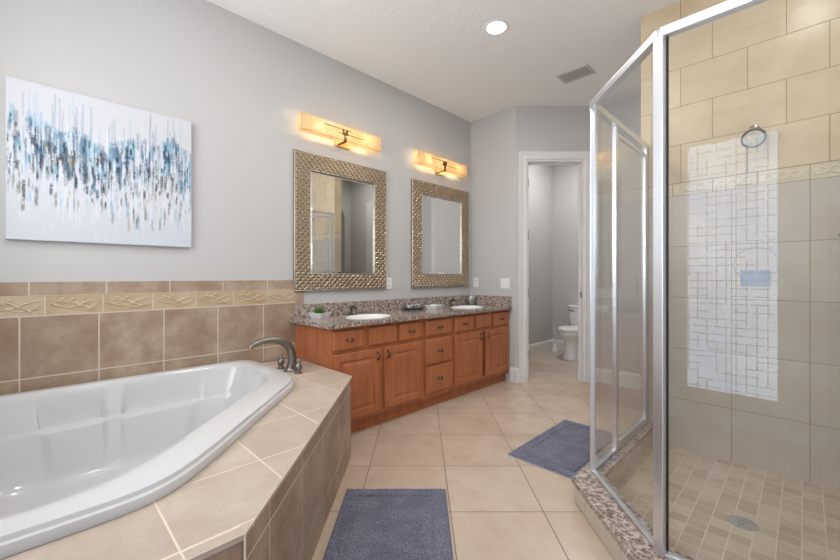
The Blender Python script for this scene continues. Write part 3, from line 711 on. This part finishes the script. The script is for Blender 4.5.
# ------------------------------------------------------------------ vanity lights
def shade_mat():
    t = NT('lit alabaster glass'); v = t.coord(); n = t.noise(t.mapping(v, (1, 3, 1)), 9, 5, .65)
    c = t.ramp(n, [(.3, (.90, .72, .46, 1)), (.55, (.98, .86, .64, 1)), (.75, (1, .94, .82, 1))])
    tl = t.n('ShaderNodeBsdfTranslucent'); t.l(c, tl.inputs[0]); di = t.n('ShaderNodeBsdfPrincipled'); t.l(c, di.inputs['Base Color']); di.inputs['Roughness'].default_value = .15
    mx = t.n('ShaderNodeMixShader'); mx.inputs[0].default_value = .35; t.l(tl.outputs[0], mx.inputs[1]); t.l(di.outputs[0], mx.inputs[2]); t.l(mx.outputs[0], t.out.inputs[0]); return t.m
SHADE = shade_mat(); BULB = emis('lit bulb', (1, .78, .48, 1), 12)
LAMP_W = 2.5
def vanity_light(label, yc):
    z0, z1, x0, x1, L = 2.313, 2.440, .038, .105, .393
    t = thing('vanity_light', label, 'wall light', (0, yc, z0-.03), 'alabaster vanity lights')
    b = BM(); box(b, (.001, yc-.035, 2.285), (.012, yc+.12, 2.425), .002); obj('wall_plate', b, BRASS, t)
    b = BM(); th = .005
    for s0, s1 in ((-L, -.022), (.022, L)):
        pass
    box(b, (x1-th, yc-L, z0), (x1, yc+L, z1)); box(b, (x0, yc-L, z0), (x1-th, yc+L, z0+th)); box(b, (x0, yc-L, z1-th), (x1-th, yc+L, z1))
    for s in (-1, 1): box(b, (x0, yc+s*L-(th if s > 0 else 0), z0+th), (x1-th, yc+s*L+(0 if s > 0 else th), z1-th))
    obj('glass_shade', b, SHADE, t)
    b = BM(); box(b, (x1, yc-.024, 2.358), (x1+.016, yc+.024, 2.404), .002)
    box(b, (.012, yc-.012, 2.298), (x1+.012, yc+.012, 2.306), .001); box(b, (x1+.004, yc-.012, 2.298), (x1+.012, yc+.012, 2.36), .001)
    for zz in (2.366, 2.402): tube(b, [(x1+.007, yc-.20 if zz > 2.39 else yc-.06, zz), (x1+.007, yc+.06 if zz > 2.39 else yc+.20, zz)], .0028, 8)
    obj('clasp', b, plain('bronze clasp', (.22, .13, .06, 1), .35, .9), t, 40)
    for s in (-.235, 0, .235):
        b = BM(); bmesh.ops.create_icosphere(b, subdivisions=2, radius=.012, matrix=Matrix.Translation((.086, yc+s, 2.380))); obj('bulb', b, BULB, t, 60)
        d = bpy.data.lights.new('bulb_light', 'POINT'); d.energy = LAMP_W; d.color = (1, .78, .46); d.shadow_soft_size = .014
        o = bpy.data.objects.new('bulb_light', d); COL.objects.link(o); o.location = (.086, yc+s, 2.380)
vanity_light('lit alabaster bar light above the nearer mirror', 1.85)
vanity_light('lit alabaster bar light above the far mirror', 3.125)

# ------------------------------------------------------------------ outlets and switches
def outlet(label, F, n=1, kind='outlet', loc=(0, 0, 0), group='white wall plates'):
    "F maps (a,z,out) to world; plate centred at 0"
    o = thing('wall_outlet' if kind == 'outlet' else 'light_switch', label, 'outlet' if kind == 'outlet' else 'switch', loc, group)
    w_ = .035+.023*(n-1)
    def bx(bm, a0, a1, z0, z1, t0, t1):
        vv = [F(a, z, t) for t in (t0, t1) for a, z in ((a0, z0), (a1, z0), (a1, z1), (a0, z1))]
        v = [bm.verts.new(p) for p in vv]
        for q in ((0, 1, 2, 3), (7, 6, 5, 4), (0, 4, 5, 1), (1, 5, 6, 2), (2, 6, 7, 3), (3, 7, 4, 0)): bm.faces.new([v[i] for i in q])
    b = BM(); bx(b, -w_, w_, -.057, .057, .0005, .006); obj('plate', b, PLAST, o)
    for k in range(n):
        a = (k-(n-1)/2)*.046
        if kind == 'outlet':
            for zc in (-.021, .021):
                b = BM(); bx(b, a-.015, a+.015, zc-.013, zc+.013, .006, .0075); s = obj('socket', b, PLAST, o)
                b = BM(); bx(b, a-.007, a-.004, zc-.004, zc+.006, .0075, .0078); bx(b, a+.004, a+.007, zc-.004, zc+.006, .0075, .0078); obj('slots', b, BLACK, s)
        else:
            b = BM(); bx(b, a-.016, a+.016, -.033, .033, .006, .0095); obj('rocker', b, PLAST, o)
outlet('white outlet plate just right of the nearer mirror', lambda a, z, t: (t, 2.425+a, 1.095+z), 1, 'outlet', (0, 2.425, 1.095))
outlet('white outlet plate on the far wall beside the corner', lambda a, z, t: (.085+a, 3.72-t, 1.09+z), 1, 'outlet', (.085, 3.72, 1.09))
outlet('white double rocker switch on the far wall near the door casing', lambda a, z, t: (.487+a, 3.72-t, 1.085+z), 2, 'switch', (.487, 3.72, 1.085))

# ------------------------------------------------------------------ ceiling light and vent
cl = thing('recessed_light', 'round lit recessed ceiling light with white trim ring', 'ceiling light', (1.224, 2.44, H))
b = BM(); c0 = (1.224, 2.44, H)
loft(b, [[(c0[0]+r*math.cos(a), c0[1]+r*math.sin(a), H+z) for a in [2*math.pi*k/40 for k in range(40)]] for r, z in ((.095, -.0005), (.093, -.005), (.075, -.006), (.068, .0), (.064, .03), (.066, .03), (.072, .0), (.075, -.0005))], True, False, False); obj('trim_ring', b, PLAST, cl, 40)
b = BM(); lathe(b, (c0[0], c0[1], H+.02), [(0, 0), (.064, 0), (.064, .006), (0, .006)], 40); obj('lens', b, emis('lit lens', (1, .98, .95, 1), 14), cl)
vt = thing('ceiling_vent', 'rectangular grey louvred air vent in the ceiling near the shower', 'vent', (1.37, 3.515, H))
b = BM(); plate(b, rect(1.228, 1.512, 3.418, 3.612), [rect(1.252, 1.488, 3.442, 3.588)], H-.010, H-.0005); obj('vent_frame', b, plain('vent grey paint', srgb(196, 195, 192), .5), vt)
b = BM(); box(b, (1.252, 3.442, H-.003), (1.488, 3.588, H-.001)); obj('backing', b, plain('vent backing', srgb(96, 96, 96), .8), vt)
b = BM()
for k in range(6):
    y = 3.455+.024*k; obox(b, (1.37, y, H-.0065), (1, 0, 0), (0, .82, -.57), (0, .57, .82), (-.118, -.008, -.0007), (.118, .008, .0007))
obj('louvres', b, plain('louvre grey paint', srgb(165, 165, 163), .5), vt)

# ------------------------------------------------------------------ shower curb and enclosure
GZ = .125
def hp(x0, y0): return (x0, y0)
cOA = (2.006, 1.975); cOB = (2.42, 1.558)
# outer outline from the tiled wall round to the right wall, and inner outline
outer = [(2.006, PY0-.001), (2.006, 1.963), (2.411, 1.558), (3.499, 1.558)]
inner = [(3.499, 1.715), (2.50, 1.715), (2.115, 2.10), (2.115, PY0-.001)]
cu = thing('shower_curb', 'raised shower threshold with speckled granite cap and pale tiled face', 'curb', (2.2, 1.9, 0))
def inset(poly, d):    # small inset of the outer run so that the cap overhangs
    return poly
b = BM(); oi = [(2.016, PY0-.002), (2.016, 1.967), (2.415, 1.568), (3.498, 1.568)]; ii = [(3.498, 1.705), (2.496, 1.705), (2.105, 2.096), (2.105, PY0-.002)]
plate(b, oi+ii, [], .0045, .097)
obj('curb_face', b, tile_mat('pale curb tile', (-S2, S2, 0), (0, 0, 1), (.05, -.1), .33, .4, srgb(205, 196, 184), srgb(200, 190, 176), srgb(170, 155, 138), rough=.35, vein=.15), cu)
b = BM(); plate(b, outer+inner, [], .0972, GZ); obj('granite_cap', b, GRANITE, cu)

en = thing('shower_enclosure', 'chrome framed neo-angle glass shower enclosure on the granite curb', 'shower enclosure', (2.3, 1.9, GZ))
zt = 2.075
def bar(bm, p, q, hw, hh, zc):
    p, q = Vector((p[0], p[1], 0)), Vector((q[0], q[1], 0)); d = (q-p); L = d.length; d.normalize(); n = Vector((-d.y, d.x, 0))
    obox(bm, (p.x, p.y, zc), d, n, (0, 0, 1), (0, -hw, -hh), (L, hw, hh), .002)
def post(name, P, a, hw, hl):
    b = BM(); d = (math.cos(R(a)), math.sin(R(a)), 0); n = (-d[1], d[0], 0)
    obox(b, (P[0], P[1], 0), d, n, (0, 0, 1), (-hl, -hw, GZ+.0004), (hl, hw, zt-.016), .003); obj(name, b, SATIN, en)
Wd = (A[0], PY0-.001); Rt = (3.499, B[1])
dAB = Vector((B[0]-A[0], B[1]-A[1])).normalized()
post('corner_post', A, 112, .013, .014); post('corner_post', B, 157, .017, .020)
b = BM(); box(b, (A[0]-.012, PY0-.024, GZ), (A[0]+.012, PY0-.001, zt-.015), .002); obj('wall_post', b, SATIN, en)
for (p, q, hh) in ((A, B, .017), (B, Rt, .017), (A, Wd, .017)):
    b = BM(); bar(b, p, q, .018, hh, zt-.0); obj('header', b, SATIN, en)
    b = BM(); bar(b, p, q, .012, .007, GZ+.0078); obj('bottom_track', b, SATIN, en)
def pane(name, p, q, z0, z1, mat=GLASS, th=.003):
    b = BM(); bar(b, p, q, th, (z1-z0)/2, (z0+z1)/2); return obj(name, b, mat, en)
def lerp(p, q, t): return (p[0]+(q[0]-p[0])*t, p[1]+(q[1]-p[1])*t)
def sheet(name, p, q, z0, z1, th=.003):
    b = BM(); P, Q = Vector((p[0], p[1], 0)), Vector((q[0], q[1], 0)); d = (Q-P); L = d.length; d.normalize(); n = Vector((-d.y, d.x, 0))
    obox(b, P, d, n, (0, 0, 1), (0, -th, z0), (L, th, z1)); return obj(name, b, GLASS, en)
sheet('glass_panel', lerp(A, B, .03), lerp(A, B, .965), GZ+.015, zt-.016)
sheet('glass_panel', (B[0]+.019, B[1]), (3.497, B[1]), GZ+.015, zt-.016)
b = BM(); bar(b, (B[0]+.019, B[1]), (B[0]+.025, B[1]), .006, (zt-GZ-.04)/2, (zt+GZ)/2); obj('seal', b, BLACK, en)
ym = 2.44
sheet('glass_panel', (A[0], A[1]+.013), (A[0], ym-.012), GZ+.015, zt-.016)
b = BM(); box(b, (A[0]-.012, ym-.013, GZ+.015), (A[0]+.012, ym+.011, zt-.017), .002); obj('hinge_post', b, SATIN, en)
dr = thing('door', '', '', (0, 0, 0)); 
for k in ('label', 'category'): del dr[k]
dr.name = 'shower_door'; dr.parent = en; dr.location = Vector((A[0], ym, GZ))-en.location
b = BM(); x = A[0]-.001; y0, y1, z0, z1 = ym+.016, PY0-.030, GZ+.022, zt-.05
box(b, (x-.010, y0, z0), (x+.010, y0+.022, z1), .002); box(b, (x-.010, y1-.018, z0), (x+.010, y1, z1), .002); box(b, (x-.010, y0+.022, z0), (x+.010, y1-.018, z0+.022), .002); box(b, (x-.010, y0+.022, z1-.022), (x+.010, y1-.018, z1), .002)
obj('door_frame', b, SATIN, dr)
b = BM(); box(b, (x-.003, y0+.02, z0+.02), (x+.003, y1-.016, z1-.02)); obj('door_glass', b, GLASS, dr)
b = BM(); box(b, (x-.048, y1-.030, 1.01), (x-.040, y1-.006, 1.175), .003)
for z in (1.035, 1.15): tube(b, [(x-.010, y1-.012, z), (x-.042, y1-.018, z)], .005, 8)
obj('handle', b, CHROME, dr)
# shower head and valve
sh = thing('wall_shower', 'round nickel shower head on the tiled shower wall', 'shower head', (2.64, PY0, 2.04))
b = BM(); lathe(b, (2.640, PY0-.0005, 2.055), [(0, 0), (.03, 0), (.026, .008), (.012, .014), (0, .014)], 24, axis=Matrix(((1, 0, 0), (0, 0, -1), (0, 1, 0)))); tube(b, [(2.640, PY0-.005, 2.055), (2.641, PY0-.05, 2.056), (2.643, PY0-.10, 2.02), (2.645, PY0-.125, 1.985)], .010, 12); obj('arm', b, NICKEL, sh, 40)
dn = Vector((.12, -.78, -.60)).normalized(); xa = dn.orthogonal().normalized(); ya = dn.cross(xa); Mx = Matrix((xa, ya, dn)).transposed()
b = BM(); lathe(b, (2.645, PY0-.125, 1.985), [(0, 0), (.016, 0), (.018, .012), (.034, .022), (.055, .030), (.058, .036), (.058, .042), (.047, .043), (0, .043)], 36, axis=Mx); obj('bell', b, NICKEL, sh, 40)
b = BM(); lathe(b, Vector((2.645, PY0-.125, 1.985))+dn*.0432, [(0, 0), (.046, 0), (.046, .002), (.036, .004), (0, .004)], 32, axis=Mx)
t = NT('spray face rubber'); vo = t.n('ShaderNodeTexVoronoi'); t.l(t.coord(), vo.inputs['Vector']); vo.inputs['Scale'].default_value = 130
t.bsdf(t.ramp(vo.outputs[0], [(.1, srgb(150, 142, 124)), (.3, srgb(226, 218, 196))]), .5); obj('spray_face', b, t.m, sh, 40)
vv = thing('shower_valve', 'nickel shower valve lever at the right of the tiled wall', 'valve', (3.06, PY0, 1.38))
Mw = Matrix(((1, 0, 0), (0, 0, -1), (0, 1, 0)))
b = BM(); lathe(b, (3.075, PY0-.0005, 1.38), [(0, 0), (.065, 0), (.062, .006), (.03, .012), (.026, .035), (0, .035)], 32, axis=Mw); obj('escutcheon', b, NICKEL, vv, 40)
b = BM(); tube(b, [(3.075, PY0-.038, 1.38), (3.03, PY0-.05, 1.385), (2.985, PY0-.055, 1.388)], [.014, .009, .008], 10); obj('lever', b, NICKEL, vv, 40)
b = BM(); lathe(b, (2.652, 2.35, .0042), [(0, 0), (.056, 0), (.056, .003), (.048, .004), (0, .003)], 32)
t = NT('drain grate'); vo = t.n('ShaderNodeTexVoronoi'); t.l(t.coord(), vo.inputs['Vector']); vo.inputs['Scale'].default_value = 110
t.bsdf(t.ramp(vo.outputs[0], [(.15, (.04, .04, .04, 1)), (.35, (.45, .43, .42, 1))]), .4, .6)
single('shower_drain', b, t.m, 'round metal drain in the mosaic shower floor', 'drain', (2.652, 2.35, .0042), 40)

# ------------------------------------------------------------------ bath mats
HEM = plain('mat hem', srgb(170, 172, 184), .9)
def mat_rug(label, c, ang, W, L):
    "terry mat with a sunken border line"
    nx, ny = int(W/.006), int(L/.006); b = BM(); g = []
    ca, sa = math.cos(R(ang)), math.sin(R(ang))
    def T(u, v, z): return (c[0]+u*ca-v*sa, c[1]+u*sa+v*ca, z)
    for i in range(nx+1):
        row = []
        for k in range(ny+1):
            u, v = (i/nx-.5)*W, (k/ny-.5)*L
            e = min(W/2-abs(u), L/2-abs(v)); z = .016+.0032*mnoise.noise((u*140, v*140, c[0]))+.0012*mnoise.noise((u*50, v*50, 3))
            z *= min(1, (e+.004)/.012)**.5
            if abs(e-.075) < .010: z -= .009*(1-abs(e-.075)/.010)
            row.append(b.verts.new(T(u, v, max(.002, z))))
        g.append(row)
    for i in range(nx):
        for k in range(ny): b.faces.new((g[i][k], g[i+1][k], g[i+1][k+1], g[i][k+1]))
    bot = [[b.verts.new(T((i-.5)*W, (k-.5)*L, .0008)) for k in (0, 1)] for i in (0, 1)]
    b.faces.new((bot[0][0], bot[0][1], bot[1][1], bot[1][0]))
    # skirts
    for run, p, q in (([g[i][0] for i in range(nx+1)], bot[0][0], bot[1][0]), ([g[i][ny] for i in range(nx+1)], bot[0][1], bot[1][1]), (g[0], bot[0][0], bot[0][1]), (g[nx], bot[1][0], bot[1][1])):
        b.faces.new(run+[q, p])
    r = thing('bath_mat', label, 'bath mat', (c[0], c[1], 0), 'blue grey bath mats')
    obj('pile', b, TERRY, r, None)
    for s in (-1, 1):
        b = BM(); obox(b, (c[0], c[1], 0), (ca, sa, 0), (-sa, ca, 0), (0, 0, 1), (-W/2, s*(L/2)-.004, .0009), (W/2, s*(L/2)+.004, .006), .0015)
        obj('hem', b, HEM, r)
    return r
mc = Vector((1.2885, 1.3835)); dv = Vector((S2, -S2))     # mid of the far edge, running toward the camera
L1 = .86; c1 = mc+dv*L1/2
mat_rug('blue grey terry bath mat lying beside the tub deck', (c1.x, c1.y), 45, .535, L1)
r2 = mat_rug('blue grey terry bath mat lying at the shower door', (1.737, 2.592), 0, .49, .84)
b = BM(); box(b, (1.925, 2.150, .001), (1.965, 2.166, .005), .001); obj('care_tag', b, BLACK, r2)['label'] = 'black care tag'

# ------------------------------------------------------------------ toilet
tx, ty = .545, 5.86
to = thing('toilet', 'white two piece toilet in the small room beyond the doorway', 'toilet', (tx, 5.45, 0))
def eg(cx, cy, rx, rf, rb, z, n=40):    # egg outline, front towards -y
    return [(cx+rx*math.cos(a), cy+(rf if math.sin(a) < 0 else rb)*math.sin(a), z) for a in [2*math.pi*k/n for k in range(n)]]
b = BM(); yc = 5.42
loft(b, [eg(tx, 5.46, .152, .255, .22, .0005), eg(tx, 5.46, .152, .255, .22, .02), eg(tx, 5.46, .140, .24, .21, .05), eg(tx, 5.46, .130, .225, .2, .16), eg(tx, 5.46, .132, .225, .2, .24), eg(tx, 5.44, .16, .265, .2, .30), eg(tx, 5.42, .192, .29, .2, .345), eg(tx, 5.42, .197, .297, .2, .385), eg(tx, 5.42, .178, .287, .195, .395)])
obj('bowl', b, PORC, to, 50)
b = BM(); loft(b, [eg(tx, 5.42, .194, .296, .18, .3955), eg(tx, 5.42, .198, .300, .18, .402), eg(tx, 5.42, .198, .300, .18, .412), eg(tx, 5.42, .178, .288, .175, .417)]); obj('seat', b, PLAST, to, 50)
b = BM(); loft(b, [eg(tx, 5.42, .196, .298, .18, .4175), eg(tx, 5.42, .199, .301, .18, .424), eg(tx, 5.42, .192, .292, .178, .436), eg(tx, 5.42, .12, .2, .12, .442)]); obj('lid', b, PLAST, to, 50)
b = BM(); rr = lambda w0, y0, y1, z: [(tx-w0, y1, z), (tx-w0, y0+.03, z), (tx-w0+.03, y0, z), (tx+w0-.03, y0, z), (tx+w0, y0+.03, z), (tx+w0, y1, z)]
loft(b, [rr(.17, 5.69, 5.855, .38), rr(.19, 5.67, 5.855, .42), rr(.20, 5.66, 5.855, .55), rr(.213, 5.65, 5.855, .695)]); box(b, (tx-.1, 5.55, .33), (tx+.1, 5.84, .39), .01); obj('tank', b, PORC, to, 30)
b = BM(); loft(b, [rr(.218, 5.645, 5.857, .6955), rr(.224, 5.64, 5.857, .705), rr(.224, 5.64, 5.857, .722), rr(.214, 5.65, 5.853, .730)]); obj('tank_lid', b, PORC, to, 30)
b = BM(); tube(b, [(tx-.17, 5.655, .655), (tx-.17, 5.635, .655)], .010, 10); tube(b, [(tx-.175, 5.632, .656), (tx-.13, 5.626, .650), (tx-.10, 5.626, .642)], [.008, .006, .009], 8); obj('flush_lever', b, PEWTER, to, 40)
# toilet brush
tb = thing('toilet_brush', 'white toilet brush standing in its holder beside the toilet', 'toilet brush', (.125, 5.70, 0))
b = BM(); lathe(b, (.125, 5.70, .0005), [(0, 0), (.052, 0), (.05, .02), (.038, .10), (.036, .115), (.030, .115), (.032, .03), (0, .02)], 24); obj('holder', b, PLAST, tb, 40)
b = BM(); tube(b, [(.125, 5.70, .03), (.122, 5.70, .20), (.115, 5.70, .30), (.105, 5.70, .38)], [.012, .008, .009, .012], 10); obj('handle', b, plain('translucent white plastic', srgb(215, 217, 220), .2), tb, 40)

# ------------------------------------------------------------------ ceiling fill lights added outside the view to brighten the rooms
def fill_can(x, y, power, label, sz=.13, col=(1, .98, .96)):
    t = thing('recessed_light', label, 'ceiling light', (x, y, H-.01))  # unseen lamp, added only for its light
    b = BM(); lathe(b, (x, y, H-.007), [(0, 0), (.09, 0), (.092, .006), (0, .0065)], 32); obj('lens', b, emis('lit lens', (1, .97, .92, 1), 6), t)
    area('downlight', (x, y, H-.012), (0, 0, 0), sz, sz, power, col, shape='DISK')
fill_can(1.9, 1.35, 5, 'added ceiling fill light in the middle of the bathroom')
area('downlight', (1.224, 2.44, H-.008), (0, 0, 0), .12, .12, 9, (1, .96, .9), shape='DISK')
fill_can(1.2, .5, 2.5, 'added ceiling fill light over the bathtub')
fill_can(2.9, 2.3, 4, 'added ceiling fill light over the shower')
fill_can(2.75, .5, 5, 'added ceiling fill light near the glazed door')
fill_can(.75, 5.0, 13, 'added ceiling fill light in the toilet room')
fill_can(2.7, 3.8, 5, 'added ceiling fill light in the passage')
